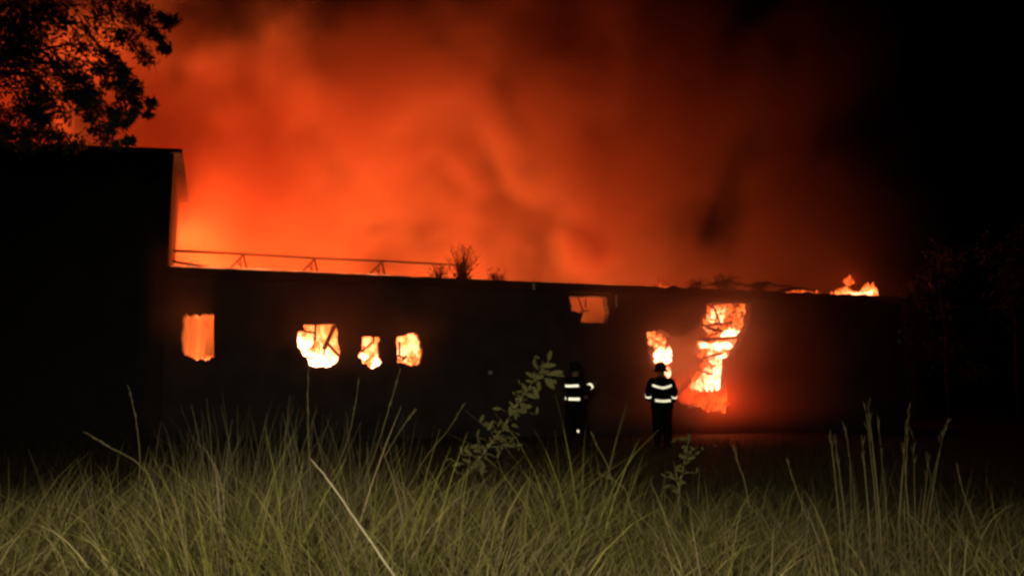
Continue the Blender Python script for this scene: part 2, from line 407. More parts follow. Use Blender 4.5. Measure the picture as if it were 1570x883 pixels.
def fire(name, label, parts, group=None):
    """one fire = one thing; its masses of tongues are parts.
    parts: (part name, outline in wall pixels, metres behind the wall, spread in depth, count, height px, width px, heat)"""
    p0 = parts[0][1]
    o, base = fire_root(name, label, sum(p[0] for p in p0) / len(p0), max(p[1] for p in p0), parts[0][2], group)
    for pn, poly, v, dv, n, hh, ww, heat in parts:
        m = MB(); m.h = []; x0, x1 = min(p[0] for p in poly), max(p[0] for p in poly); y0, y1 = min(p[1] for p in poly), max(p[1] for p in poly)
        k = 0; tries = 0
        n = int(n * 1.5)
        while k < n and tries < 6000:
            tries += 1; x, y = random.uniform(x0, x1), random.uniform(y0, y1)
            if not inside((x, y), poly): continue
            vv = v + random.uniform(-dv, dv); u, z = wl(x, y, vv); sc_ = (M_B @ Vector((u, vv, 0))).y / F_PX
            tongue(m, Vector((u, vv, z)) - base, random.uniform(*hh) * sc_ * 1.15, random.uniform(*ww) * sc_ * .92, heat * random.uniform(.78, 1.12), random.uniform(-.25, .25)); k += 1
        q_ = m.build(pn, M_FLAME, o, True); set_heat(q_, m.h); tag(q_, kind='stuff')
    return o
G_W = 'fires burning inside the building'
OF, HC = 'outer_flame', 'hot_core'
fire('flames', 'bright yellow flames in the large broken window with crossed timbers',
     [(OF, [(450,568),(450,494),(522,494),(526,568)], 2.4, .3, 30, (26,44), (18,28), .62),
      (OF, [(452,512),(468,516),(480,530),(500,532),(518,540),(520,564),(472,564),(456,545)], 1.5, .25, 26, (16,30), (12,18), .84),
      (HC, [(453,518),(463,522),(472,534),(480,546),(472,549),(460,545)], 1.05, .1, 16, (9,15), (9,13), 1.12),
      (HC, [(476,552),(486,546),(494,552),(505,550),(510,556),(508,564),(476,564)], 1.0, .1, 22, (8,14), (9,14), 1.12)], G_W)
fire('flames', 'white hot flames low in the small square window',
     [(OF, [(548,566),(550,512),(590,512),(590,566)], 1.8, .25, 22, (20,34), (14,22), .66),
      (HC, [(566,561),(571,553),(577,548),(584,554),(582,561),(574,566)], .62, .08, 14, (6,11), (6,9), 1.12),
      (HC, [(549,550),(556,543),(564,546),(560,550)], .6, .08, 8, (5,8), (5,8), 1.0)], G_W)
fire('flames', 'amber flames filling the rounded broken window',
     [(OF, [(606,564),(606,508),(652,508),(652,564)], 1.6, .25, 30, (20,36), (14,24), .70),
      (OF, [(608,552),(650,548),(650,564),(608,564)], .9, .15, 10, (8,14), (8,12), .55)], G_W)
fire('flames', 'low orange flame along the sill of the leftmost window',
     [(OF, [(280,546),(330,546),(330,558),(280,558)], .8, .15, 12, (8,16), (9,14), .55)], G_W)
fire('flames', 'towering mottled flames filling the slanted breach in the wall',
     [(OF, [(1086,472),(1150,468),(1147,492),(1136,506),(1134,520),(1124,535),(1111,550),(1109,598),(1058,594),(1075,562),(1073,525),(1080,492)], 1.4, .25, 110, (12,26), (8,15), .56),
      (OF, [(1087,474),(1106,470),(1113,478),(1108,492),(1096,497),(1086,490)], 1.0, .1, 16, (8,15), (7,12), .82),
      (HC, [(1108,511),(1118,506),(1133,507),(1133,516),(1124,519),(1108,516)], .85, .08, 22, (6,10), (8,12), 1.12),
      (HC, [(1074,525),(1090,527),(1112,525),(1126,527),(1120,534),(1104,535),(1074,530)], .8, .08, 30, (5,9), (8,12), 1.1),
      (HC, [(1086,542),(1102,539),(1113,541),(1110,552),(1104,561),(1092,556)], .85, .1, 24, (8,14), (7,11), 1.02),
      (OF, [(1060,594),(1064,584),(1074,578),(1082,568),(1094,566),(1098,594)], .9, .1, 26, (9,16), (7,11), .9),
      (HC, [(1078,594),(1084,580),(1096,566),(1109,560),(1108,596)], .7, .08, 40, (9,16), (7,12), 1.12),
      (OF, [(1056,624),(1060,603),(1086,602),(1116,604),(1120,625)], 1.0, .15, 34, (8,15), (8,13), .40),
      (OF, [(1066,628),(1072,606),(1092,600),(1112,606),(1118,628)], -.3, .12, 26, (8,18), (6,11), .46)], G_W)
fire('flames', 'white hot patch of fire above the helmet of the firefighter by the breach',
     [(HC, [(1003,537),(1014,536),(1028,537),(1028,552),(1020,555),(1007,555)], .6, .1, 36, (7,12), (8,12), 1.14),
      (OF, [(992,510),(1002,508),(1014,516),(1020,524),(1012,532),(998,530)], .7, .12, 20, (7,13), (6,9), .62),
      (HC, [(1021,566),(1026,564),(1028,572),(1025,579)], .5, .05, 7, (8,12), (5,7), .98)], G_W)
fire('flames', 'small orange flames on the roof edge at its right end',
     [(OF, [(1268,454),(1280,450),(1296,444),(1318,448),(1330,440),(1342,440),(1343,454)], 1.2, .15, 46, (6,13), (7,12), .62),
      (OF, [(1291,434),(1298,426),(1309,427),(1308,436)], 1.3, .1, 8, (6,10), (6,9), .42),
      (HC, [(1298,453),(1312,449),(1336,447),(1336,454)], .95, .06, 18, (4,8), (6,9), .84)], 'fires on the roof edge')
fire('flames', 'thin wisps of flame on the roof edge left of the breach',
     [(OF, [(998,443),(1006,438),(1014,434),(1022,440),(1028,444)], 1.1, .1, 12, (8,20), (2,4), .36)], 'fires on the roof edge')
fire('flames', 'faint low fire on the roof edge right of the breach',
     [(OF, [(1150,449),(1214,447),(1234,445),(1266,451)], 1.4, .1, 26, (4,9), (4,8), .44)], 'fires on the roof edge')

def edge_line():  # outline of the added strip that glows as a rim above the roof
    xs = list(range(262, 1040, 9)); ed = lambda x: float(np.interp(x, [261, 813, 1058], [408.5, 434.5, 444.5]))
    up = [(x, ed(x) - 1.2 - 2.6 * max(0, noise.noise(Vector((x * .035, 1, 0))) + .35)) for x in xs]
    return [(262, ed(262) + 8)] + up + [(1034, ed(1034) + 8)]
o_, b_ = fire_root('flames', 'long thin glowing strip added as the bright rim of the roof edge from tall block to breach', 640, 440, 1.7, 'fires on the roof edge')
mb_ = glow_body(edge_line(), 1.7, .1); mb_.v = [tuple(Vector(p) - b_) for p in mb_.v]; mb_.build('rim_glow_strip', M_RIM_GLOW, o_)

# light that the fire itself throws
def fire_lamp(u, v, z, su, sv, power, col=(1, .215, .042), tilt=0.0):
    d = bpy.data.lights.new('fire_light', 'AREA'); d.shape = 'RECTANGLE'; d.size = su; d.size_y = sv; d.energy = power; d.color = col
    o = bpy.data.objects.new('fire_light', d); COL.objects.link(o)
    o.matrix_world = M_B @ Matrix.Translation((u, v, z)) @ Matrix.Rotation(math.pi + tilt, 4, 'X')
    return o
fire_lamp(4.6, 5.0, .35, 8.2, 5.5, 4300)
fire_lamp(11.4, 5.2, .35, 3.4, 4.5, 1050)
fire_lamp(15.8, 5.0, .35, 3.0, 4.0, 420)
fire_lamp(-3.4, 9.4, .8, 4.2, 2.6, 23000)      # unseen lamp added behind the tall block to brighten the smoke there
def fire_point(u, v, z, r, power, col=(1, .215, .042)):
    d = bpy.data.lights.new('fire_light', 'POINT'); d.shadow_soft_size = r; d.energy = power; d.color = col
    o = bpy.data.objects.new('fire_light', d); COL.objects.link(o); o.location = M_B @ Vector((u, v, z))
q = wl(1095, 600, 1.1); fire_point(q[0], 1.55, q[1] - .1, .25, 380, (1, .055, .007))
q = wl(1104, 612, -.45); fire_point(q[0], -.45, q[1], .12, 68, (1, .065, .009))
q = wl(1030, 640, 1.1); fire_point(q[0], 1.5, .5, .2, 60, (1, .055, .007))
q = wl(1310, 440, 1.6); fire_point(q[0], 1.6, q[1] + .25, .2, 25, (1, .1, .012))
q = wl(490, 580, 1.2); fire_point(q[0], 1.1, q[1], .2, 150, (1, .055, .008))

# ------------------------------------------------------------------ tall block on the left
def tall_block():
    yaw = R(21.9); c = at(247, 590, 17.7); o = empty('tall_block', (c.x, c.y, 0), yaw)
    tag(o, 'dark tall block with flat overhanging roof beside the left end of the burning building', 'building')
    h = at(247, 236, 17.7).z
    fl = (-7.5, 2.19)
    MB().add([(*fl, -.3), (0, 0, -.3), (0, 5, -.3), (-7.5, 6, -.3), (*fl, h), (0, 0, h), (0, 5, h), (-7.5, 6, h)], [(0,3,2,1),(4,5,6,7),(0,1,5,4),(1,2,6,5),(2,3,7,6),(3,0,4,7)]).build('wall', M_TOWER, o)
    m = MB(); a = (-7.8, -.15); b = (.26, 5.2)
    m.add([(a[0], 2.04, h + .004), (.18, a[1], h + .004), (.26, b[1], h + .004), (a[0], 6.2, h + .004),
           (a[0], 2.04, h + .13), (.18, a[1], h + .1), (.26, b[1], h + .08), (a[0], 6.2, h + .13)],
          [(0,3,2,1),(4,5,6,7),(0,1,5,4),(1,2,6,5),(2,3,7,6),(3,0,4,7)])
    m.build('roof_slab', M_CONC, o)
tall_block()

# ------------------------------------------------------------------ smoke
def smoke_volume(name, lo, hi, res, dens, mat_, label=None):
    ng = bpy.data.node_groups.new(name + '_density', 'GeometryNodeTree')
    ng.interface.new_socket('Geometry', in_out='OUTPUT', socket_type='NodeSocketGeometry')
    N = ng.nodes; L = ng.links
    def link(sock, val):
        if isinstance(val, (int, float)): sock.default_value = val
        elif isinstance(val, tuple): sock.default_value = val
        else: L.new(val, sock)
    class E: pass
    e = E()
    def mth(op, a, b=0.0, c=0.0):
        n = N.new('ShaderNodeMath'); n.operation = op; link(n.inputs[0], a); link(n.inputs[1], b)
        if op == 'MULTIPLY_ADD': link(n.inputs[2], c)
        return n.outputs[0]
    def smooth(x, a, b, lo_=0.0, hi_=1.0):
        n = N.new('ShaderNodeMapRange'); n.interpolation_type = 'SMOOTHSTEP'; link(n.inputs[0], x); link(n.inputs[1], a); link(n.inputs[2], b); link(n.inputs[3], lo_); link(n.inputs[4], hi_)
        return n.outputs[0]
    def vec(op, a, b):
        n = N.new('ShaderNodeVectorMath'); n.operation = op; link(n.inputs[0], a)
        if op == 'SCALE': link(n.inputs[3], b)
        else: link(n.inputs[1], b)
        return n.outputs[0]
    def nse(v, scale, detail=4.0, rough=.55, color=False):
        n = N.new('ShaderNodeTexNoise'); link(n.inputs['Vector'], v); n.inputs['Scale'].default_value = scale; n.inputs['Detail'].default_value = detail; n.inputs['Roughness'].default_value = rough
        return n.outputs['Color' if color else 0]
    pos = N.new('GeometryNodeInputPosition').outputs[0]
    sep = N.new('ShaderNodeSeparateXYZ'); L.new(pos, sep.inputs[0])
    def length(v):
        n = N.new('ShaderNodeVectorMath'); n.operation = 'LENGTH'; link(n.inputs[0], v); return n.outputs['Value']
    e.length = length
    e.mth, e.smooth, e.vec, e.nse, e.pos = mth, smooth, vec, nse, pos; e.x, e.y, e.z = sep.outputs
    d = dens(e)
    vc = N.new('GeometryNodeVolumeCube'); L.new(d, vc.inputs['Density'])
    vc.inputs['Min'].default_value = lo; vc.inputs['Max'].default_value = hi
    for k, r in zip(('Resolution X', 'Resolution Y', 'Resolution Z'), res): vc.inputs[k].default_value = r
    sm = N.new('GeometryNodeSetMaterial'); sm.inputs['Material'].default_value = mat_; L.new(vc.outputs[0], sm.inputs['Geometry'])
    out = N.new('NodeGroupOutput'); L.new(sm.outputs[0], out.inputs[0])
    me = bpy.data.meshes.new(name); MB_ = MB().box(lo, hi); me.from_pydata(MB_.v, [], MB_.f); me.materials.append(mat_)
    o = bpy.data.objects.new(name, me); COL.objects.link(o); o.location = ORG; o.rotation_euler = (0, 0, YAW)
    md = o.modifiers.new('density', 'NODES'); md.node_group = ng
    return tag(o, label, kind='stuff')
def smoke_mat(name, k, albedo, ext):
    m = bpy.data.materials.new(name); m.use_nodes = True; t = m.node_tree; n = t.nodes; n.remove(n['Principled BSDF'])
    a = n.new('ShaderNodeAttribute'); a.attribute_name = 'density'
    mu = n.new('ShaderNodeMath'); mu.operation = 'MULTIPLY'; mu.inputs[1].default_value = k; t.links.new(a.outputs['Fac'], mu.inputs[0])
    s = n.new('ShaderNodeVolumeScatter'); s.inputs['Color'].default_value = (*[al * ex for al, ex in zip(albedo, ext)], 1); s.inputs['Anisotropy'].default_value = .15
    b = n.new('ShaderNodeVolumeAbsorption'); b.inputs['Color'].default_value = (*[1 - (1 - al) * ex for al, ex in zip(albedo, ext)], 1)
    t.links.new(mu.outputs[0], s.inputs['Density']); t.links.new(mu.outputs[0], b.inputs['Density'])
    ad = n.new('ShaderNodeAddShader'); t.links.new(s.outputs[0], ad.inputs[0]); t.links.new(b.outputs[0], ad.inputs[1])
    t.links.new(ad.outputs[0], n['Material Output'].inputs['Volume'])
    return m
M_SMOKE = smoke_mat('smoke', 1.0, (.72, .38, .30), (.8, .97, 1.0))
SMOKE_SEED = (39.0, 15.0, 21.0)
def plume(e):
    wp = e.nse(e.pos, .09, 2.0, .5, True)
    p = e.vec('ADD', e.vec('ADD', e.pos, SMOKE_SEED), e.vec('SCALE', wp, 7.0))
    n1 = e.nse(p, .13, 5.0, .58)
    n2 = e.nse(e.vec('ADD', p, (31.0, 7.0, 3.0)), .36, 4.0, .55)
    n = e.mth('ADD', e.mth('MULTIPLY', n1, .68), e.mth('MULTIPLY', n2, .32))
    body = e.mth('MULTIPLY', e.smooth(n, .46, .55, .035, 1.3), e.smooth(e.x, 9.0, 15.0, 1.0, .4))
    h = e.mth('MULTIPLY', e.smooth(e.z, 2.2, 5.0), e.smooth(e.mth('ADD', e.mth('SUBTRACT', e.z, e.smooth(e.x, 4.0, 12.0, 0.0, 3.5)), e.mth('MULTIPLY', n1, 9.0)), 12.0, 19.0, 1.0, 0.0))
    s = e.mth('MULTIPLY', e.smooth(e.x, -18.0, -11.0), e.smooth(e.x, 15.0, 26.0, 1.0, .0))
    d = e.mth('MULTIPLY', e.smooth(e.y, .6, 2.5), e.smooth(e.y, 10.0, 14.0, 1.0, 0.0))
    # a dense puff rolling over the roof edge in the middle
    bu, bz = wl(903, 384, 1.6)
    bp = e.vec('ADD', e.vec('SUBTRACT', e.pos, (bu, 1.9, bz)), e.vec('SCALE', e.vec('SUBTRACT', e.nse(e.pos, .8, 3.0, .55, True), (.5, .5, .5)), 1.9))
    ln = e.length(bp)
    puff = e.mth('MULTIPLY', e.smooth(ln, .35, 1.05, 1.0, 0.0), 2.2)
    return e.mth('ADD', puff, e.mth('MULTIPLY', e.mth('MULTIPLY', e.mth('MULTIPLY', body, h), e.mth('MULTIPLY', s, d)), .7))
smoke_volume('smoke', (-18, .6, 2.2), (27, 14, 23), (165, 52, 80), plume, M_SMOKE)

M_VEIL = smoke_mat('thin_smoke', 1.0, (.9, .5, .35), (.8, 1, 1))
def veil(e):
    n = e.nse(e.pos, .8, 3.0, .5)
    q_ = wl(1095, 560, -.6)[0]
    near = e.mth('MULTIPLY', e.smooth(e.mth('ABSOLUTE', e.mth('SUBTRACT', e.x, q_ + .5)), .6, 4.8, 1.0, 0.0), e.smooth(e.z, 1.8, 4.6, 1.0, .15))
    b = e.mth('ADD', e.mth('MULTIPLY', near, .54), .085)
    edge = e.mth('MULTIPLY', e.smooth(e.y, -2.6, -1.0), e.mth('MULTIPLY', e.smooth(e.z, 0.0, .8), e.smooth(e.z, 4.0, 4.8, 1.0, 0.0)))
    return e.mth('MULTIPLY', e.mth('MULTIPLY', b, edge), e.smooth(n, .3, .7, .4, 1.3))
smoke_volume('smoke', (0, -2.6, 0), (20, -.02, 4.8), (90, 14, 28), veil, M_VEIL)

# ------------------------------------------------------------------ firefighters
def skinned(name, joints, bones, m, parent, levels=2):
    """joints: name -> (xyz, rx, ry); one continuous surface grown round the joined bones"""
    ks = list(joints); idx = {k: i for i, k in enumerate(ks)}
    me = bpy.data.meshes.new(name); me.from_pydata([joints[k][0] for k in ks], [(idx[a], idx[b]) for a, b in bones], []); me.update()
    o = bpy.data.objects.new(name, me); COL.objects.link(o); o.parent = parent
    md = o.modifiers.new('skin', 'SKIN'); md.use_smooth_shade = True
    sv = me.skin_vertices[0].data
    for k in ks:
        sv[idx[k]].radius = (joints[k][1], joints[k][2])
    sv[0].use_root = True
    o.modifiers.new('sub', 'SUBSURF').render_levels = levels; me.materials.append(m)
    return o
def band(c, rx, ry, h, z_of, a0=0, a1=2 * math.pi, tilt=None, n=28):
    m = MB()
    full = abs(a1 - a0) > 6.2
    k = n if full else n + 1
    for i in range(k):
        a = a0 + (a1 - a0) * i / n
        for (s, dz) in ((1, -h / 2), (1, h / 2), (1.03, h / 2), (1.03, -h / 2)):
            p = Vector((rx * s * math.cos(a), ry * s * math.sin(a), z_of(a) + dz))
            if tilt: p = tilt @ p
            m.v.append(tuple(Vector(c) + p))
    for i in range(n):
        j = (i + 1) % k
        for q_ in range(4): m.f.append((i * 4 + q_, j * 4 + q_, j * 4 + (q_ + 1) % 4, i * 4 + (q_ + 1) % 4))
    return m
def shell(rings, n=24):
    """a garment: stacked elliptical rings (cx, cy, z, rx, ry)"""
    m = MB()
    for (cx, cy_, z, rx, ry) in rings:
        for k in range(n):
            a = 2 * math.pi * k / n; w_ = 1 + .025 * math.sin(5 * a + z * 17)
            m.v.append((cx + rx * w_ * math.cos(a), cy_ + ry * w_ * math.sin(a), z))
    for i in range(len(rings) - 1):
        for k in range(n): m.f.append((i * n + k, i * n + (k + 1) % n, (i + 1) * n + (k + 1) % n, (i + 1) * n + k))
    m.f.append(tuple(range(n))[::-1]); m.f.append(tuple((len(rings) - 1) * n + k for k in range(n)))
    return m
def firefighter(px, y, rz, label, arms, step, tapes, turn=0.0):
    g = at(px, 590, y); o = empty('person', (g.x, g.y, gz(g.x, g.y)), rz); tag(o, label, 'person', 'firefighters before the burning building')
    # the person looks along +Y of its own frame
    J = {'pelvis': ((0, 0, .95), .15, .12), 'waist': ((0, 0, 1.12), .14, .11), 'chest': ((0, .01, 1.33), .165, .12), 'neck': ((0, .01, 1.5), .06, .06),
         'jaw': ((0, .025, 1.585), .07, .08), 'crown': ((0, .03, 1.70), .078, .092)}
    Bn = [('pelvis', 'waist'), ('waist', 'chest'), ('chest', 'neck'), ('neck', 'jaw'), ('jaw', 'crown')]
    J['nose'] = ((0, .125, 1.635), .014, .014); J['chin'] = ((0, .1, 1.57), .03, .03); Bn += [('crown', 'nose'), ('jaw', 'chin')]
    feet = {}
    for s, nm in ((-1, 'l'), (1, 'r')):
        dy = step * s
        J['hip' + nm] = ((.095 * s, 0, .88), .095, .1); J['knee' + nm] = ((.11 * s, dy * .5 + .03, .5), .065, .065)
        J['ankle' + nm] = ((.12 * s, dy, .1), .045, .045); J['toe' + nm] = ((.13 * s, dy + .16, .04), .045, .03)
        Bn += [('pelvis', 'hip' + nm), ('hip' + nm, 'knee' + nm), ('knee' + nm, 'ankle' + nm), ('ankle' + nm, 'toe' + nm)]
        sh = Vector((.2 * s, 0, 1.42)); el, wr = arms[nm]
        el = Vector(el); wr = Vector(wr); d = (wr - el).normalized(); side = d.cross(Vector((0, 1, 0))).normalized() if abs(d.y) < .9 else Vector((1, 0, 0))
        J['sh' + nm] = (tuple(sh), .075, .075); J['el' + nm] = (tuple(el), .05, .05); J['wr' + nm] = (tuple(wr), .032, .03)
        pm = wr + d * .06; J['palm' + nm] = (tuple(pm), .04, .022)
        Bn += [('chest', 'sh' + nm), ('sh' + nm, 'el' + nm), ('el' + nm, 'wr' + nm), ('wr' + nm, 'palm' + nm)]
        for f, (off, ln) in enumerate(((-.03, .062), (-.01, .075), (.01, .07), (.028, .055))):
            b1 = pm + d * .035 + side * off; b2 = b1 + d * ln * .55 + Vector((0, .012, 0)); b3 = b2 + d * ln * .4 + Vector((0, .02, 0))
            for t_, bb in zip('abc', (b1, b2, b3)): J[f'f{nm}{f}{t_}'] = (tuple(bb), .009, .009)
            Bn += [('palm' + nm, f'f{nm}{f}a'), (f'f{nm}{f}a', f'f{nm}{f}b'), (f'f{nm}{f}b', f'f{nm}{f}c')]
        t1 = wr + d * .03 + side * .042; t2 = t1 + d * .035 + side * .012 + Vector((0, .02, 0))
        J['ta' + nm] = (tuple(t1), .011, .011); J['tb' + nm] = (tuple(t2), .009, .009)
        Bn += [('wr' + nm, 'ta' + nm), ('ta' + nm, 'tb' + nm)]
    skinned('body', J, Bn, M_SKIN, o)
    shell([(0,.01,1.52,.085,.085),(0,.01,1.5,.14,.11),(0,.01,1.46,.205,.135),(0,.01,1.36,.235,.165),(0,.01,1.2,.225,.165),(0,0,1.05,.225,.17),(0,0,.92,.24,.18),(0,0,.84,.25,.185)]).build('coat', M_COAT, o, True)
    for s, nm in ((-1, 'l'), (1, 'r')):
        el, wr = arms[nm]; el = Vector(el); wr = Vector(wr)
        MB().tube([(.155 * s, 0, 1.44), (.21 * s, 0, 1.4), el * .5 + Vector((.21 * s, 0, 1.4)) * .5, el, el * .5 + wr * .5, wr], [.085, .09, .08, .072, .066, .06], 14).build('sleeve', M_COAT, o, True)
        dy = step * s
        MB().tube([(.09 * s, 0, .95), (.1 * s, 0, .8), (.112 * s, dy * .5 + .02, .5), (.12 * s, dy * .9, .2), (.12 * s, dy, .14)], [.13, .125, .1, .095, .1], 14).build('trouser_leg', M_TROUSER, o, True)
        bt = MB(); bt.tube([(.12 * s, dy, .24), (.12 * s, dy, .12), (.12 * s, dy + .03, .06), (.127 * s, dy + .13, .05), (.13 * s, dy + .2, .04)], [.075, .07, .072, .06, .035], 12)
        bt.box((.12 * s - .05, dy - .07, 0.0), (.12 * s + .06, dy + .22, .025)); bt.build('boot', M_BOOT, o, True)
    hm = MB(); n = 24
    prof = [(.0, .155), (.05, .15), (.1, .115), (.122, .05), (.126, -.02), (.165, -.045), (.168, -.055), (.12, -.04), (.0, -.03)]
    for (r_, z) in prof:
        for k in range(n):
            a = 2 * math.pi * k / n; st = 1.15 if math.sin(a) < 0 else 1.05
            hm.v.append((r_ * math.cos(a), .03 + r_ * st * math.sin(a), 1.70 + z - (.02 if (math.sin(a) < -.3 and r_ > .15) else 0)))
    for i in range(len(prof) - 1):
        for k in range(n): hm.f.append((i * n + k, i * n + (k + 1) % n, (i + 1) * n + (k + 1) % n, (i + 1) * n + k))
    he = hm.build('helmet', M_HELMET, o, True)
    MB().bar((0, -.11, 1.80), (0, .15, 1.82), .02, .05).build('helmet_comb', M_HELMET, he)
    for spec in tapes(arms): 
        band(*spec).build('reflective_strip', M_TAPE, o)
    return o
def arm_band(arms, nm, t, r=.07, h=.05):
    el, wr = (Vector(a) for a in arms[nm]); c = el + (wr - el) * t
    q_ = (wr - el).normalized().to_track_quat('Z', 'X').to_matrix()
    return (c, r, r, h, lambda a: 0, 0, 2 * math.pi, q_)
A2 = {'l': ((-.29, .0, 1.2), (-.26, .14, 1.03)), 'r': ((.29, .0, 1.2), (.27, .14, 1.0))}
firefighter(1014, 17.0, 0, 'firefighter in dark coat with two curved silver strips, back turned, before the breach', A2, .05,
    lambda A: [((0, .01, 1.28), .240, .172, .05, lambda a: .075 * abs(math.cos(a)) ** 1.5),
               ((0, 0, 1.0), .236, .18, .05, lambda a: .03 * abs(math.cos(a)) ** 2, 3.95, 5.47),
               arm_band(A, 'l', .5), arm_band(A, 'r', .5)])
A1 = {'l': ((-.27, .08, 1.2), (-.18, .3, 1.12)), 'r': ((.28, .04, 1.22), (.25, .26, 1.34))}
firefighter(881, 16.6, R(-55), 'firefighter in dark coat turned sideways beside the tall leafy weed', A1, .16,
    lambda A: [((0, .01, 1.335), .241, .173, .05, lambda a: .012 * math.sin(a)),
               ((0, 0, 1.06), .231, .176, .06, lambda a: 0, 2.9, 4.3), ((0, 0, 1.05), .231, .176, .06, lambda a: 0, 4.75, 6.0),
               arm_band(A, 'r', .75, .068, .06), arm_band(A, 'l', .2, .074, .05),
               ((-.115, .0, .60), .1, .1, .05, lambda a: 0, 3.6, 4.9), ((.12, .1, .38), .105, .105, .05, lambda a: 0, 3.6, 4.9)])

# ------------------------------------------------------------------ trees
def leaf_mesh(m, c, size, nrm=None):
    d = Vector((random.gauss(0, 1), random.gauss(0, 1), random.gauss(-.3, .8))).normalized(); s = d.orthogonal().normalized()
    s = Matrix.Rotation(random.uniform(0, 6.28), 3, d) @ s; u = d.cross(s)
    l = size * random.uniform(.7, 1.3); wd = l * .42
    m.add([c, c + d * l * .45 + s * wd / 2 + u * wd * .12, c + d * l, c + d * l * .45 - s * wd / 2 + u * wd * .12, c + d * l * .5], [(0, 1, 4), (1, 2, 4), (2, 3, 4), (3, 0, 4)])
def tree(name, base, trunk_pts, rad, clumps, leaf, label, mleaf=M_LEAF, n_per=1.0, group=None):
    o = empty(name, base); tag(o, label, 'tree', group); b = Vector(base)
    tr = MB().tube([Vector(p) - b for p in trunk_pts], rad, 10).build('trunk', M_BARK, o, True)
    for c, r, n in clumps:
        c = Vector(c); k = min(range(1, len(trunk_pts)), key=lambda i: (Vector(trunk_pts[i]) - c).length); a = Vector(trunk_pts[k])
        mid = (a + c) / 2 + Vector((random.gauss(0, .15), random.gauss(0, .15), .22 * (c - a).length))
        MB().tube([a - b, mid - b, c - b], [rad[k] * .3, rad[k] * .15 + .004, .005], 6).build('limb', M_BARK, o, True)
    m = MB()
    for c, r, n in clumps:
        c = Vector(c) - b
        for q_ in range(max(2, n // 30)):
            sc_ = c + Vector((random.gauss(0, r * .5), random.gauss(0, r * .5), random.gauss(0, r * .5)))
            for _ in range(int(30 * n_per)):
                leaf_mesh(m, sc_ + Vector((random.gauss(0, r * .24), random.gauss(0, r * .24), random.gauss(0, r * .2))), leaf)
    m.build('crown', mleaf, o, fix=False)
    return o
cl = []
for px, py, rp, n in ((232,160,11,60),(218,178,9,60),(205,150,16,150),(188,128,20,200),(126,148,26,300),(138,128,18,160),(175,170,15,90),(196,108,14,110),
                      (246,66,13,90),(258,32,14,90),(232,22,22,160),(205,60,26,160),(160,30,40,240),(110,30,40,260),(60,40,50,400),(15,70,40,360),(30,130,42,480),
                      (75,150,30,260),(60,190,30,320),(15,190,30,380),(110,195,24,190),(150,196,16,120),(178,205,14,100),(200,212,8,50),(95,95,26,160),(150,90,20,100),(10,10,40,300),(198,188,8,40)):
    y = random.uniform(10.2, 12.2); p = at(px, py, y); cl.append((p, rp * y / F_PX * 1.25, n))
tb = at(-150, 590, 11.6); tb = (tb.x, tb.y, -.05)
tree('leafy_tree', tb, [tb, (tb[0] + .05, tb[1], 1.5), (tb[0] + .1, tb[1] - .1, 3.2), (tb[0] + .2, tb[1] - .1, 4.8), (tb[0] + .5, tb[1] - .1, 6.2), (tb[0] + 1.0, tb[1], 7.3)],
     [.2, .17, .14, .11, .08, .04], cl, .08, 'dark leafy tree reaching in at upper left above the tall block', n_per=3.4)
for i, (px, top, y, lb) in enumerate(((1452, 375, 27, 'dim bushy tree just right of the burning building end'), (1560, 350, 25, 'dark bushy tree at the far right edge'), (1400, 455, 30, 'low dark tree behind the right end of the roof'))):
    b = at(px, 590, y); b = (b.x, b.y, -.05); h = at(px, top, y).z
    cs = []
    for k in range(12):
        a = random.uniform(0, 6.28); rr = random.uniform(.2, 1.1) * (.9 if i < 2 else .6)
        cs.append(((b[0] + rr * math.cos(a), b[1] + rr * math.sin(a), h * random.uniform(.12, .95)), .6, 260))
    tree('bushy_tree', b, [b, (b[0], b[1], h * .25), (b[0] + .1, b[1], h * .5), (b[0], b[1] + .1, h * .75)], [.09, .07, .045, .02], cs, .11, lb)

# plants growing on the roof edge
def roof_bush(px, py, v, hgt, spread, n, label):
    u, z = wl(px, py, v); base = M_B @ Vector((u, v, z)); o = empty('roof_bush', base); tag(o, label, 'bush', 'bushes growing on the roof edge')
    m = MB()
    for k in range(n):
        a = random.gauss(0, .42); ph = random.uniform(0, 6.28); L = hgt * random.uniform(.45, 1.0) * (1 - .3 * abs(a))
        d = Vector((math.sin(a) * spread, .3 * math.sin(ph), math.cos(a)))
        p0 = Vector((random.gauss(0, .05), random.gauss(0, .05), 0)); p1 = p0 + d * L * .5; p2 = p0 + d * L + Vector((math.sin(a) * .15 * L, 0, -.05 * L))
        m.tube([p0, p1, p2], [.012, .009, .004], 4)
        for t in (.45, .6, .75, .9):
            q_ = p1.lerp(p2, t) if t > .5 else p0.lerp(p1, t * 2)
            e_ = q_ + Vector((random.gauss(0, .09), random.gauss(0, .06), random.uniform(.02, .14)))
            m.tube([q_, e_], [.007, .003], 3)
    m.build('stems', M_TWIG, o)
    l = MB()
    for k in range(n * 5):
        a = random.gauss(0, .3); leaf_mesh(l, Vector((random.gauss(0, .13), random.gauss(0, .1), abs(random.gauss(.05, .14)))), .09)
    l.build('leaves', M_TWIG, o, fix=False)
roof_bush(708, 430, .5, 1.12, .8, 54, 'spiky dark bush rising above the middle of the roof edge')
roof_bush(674, 427, .5, .42, 1.0, 16, 'small twiggy bush left of the spiky roof bush')
roof_bush(762, 432, .4, .22, 1.6, 14, 'low dark weed right of the spiky roof bush')
roof_bush(1112, 446, .9, .62, 1.9, 40, 'withered bush on the roof edge above the breach')

roof_bush(1068, 445, .6, .34, 1.8, 20, 'low scorched weed on the roof edge just left of the withered bush')
roof_bush(1165, 449, .8, .36, 2.0, 24, 'scorched weed on the roof edge right of the withered bush')
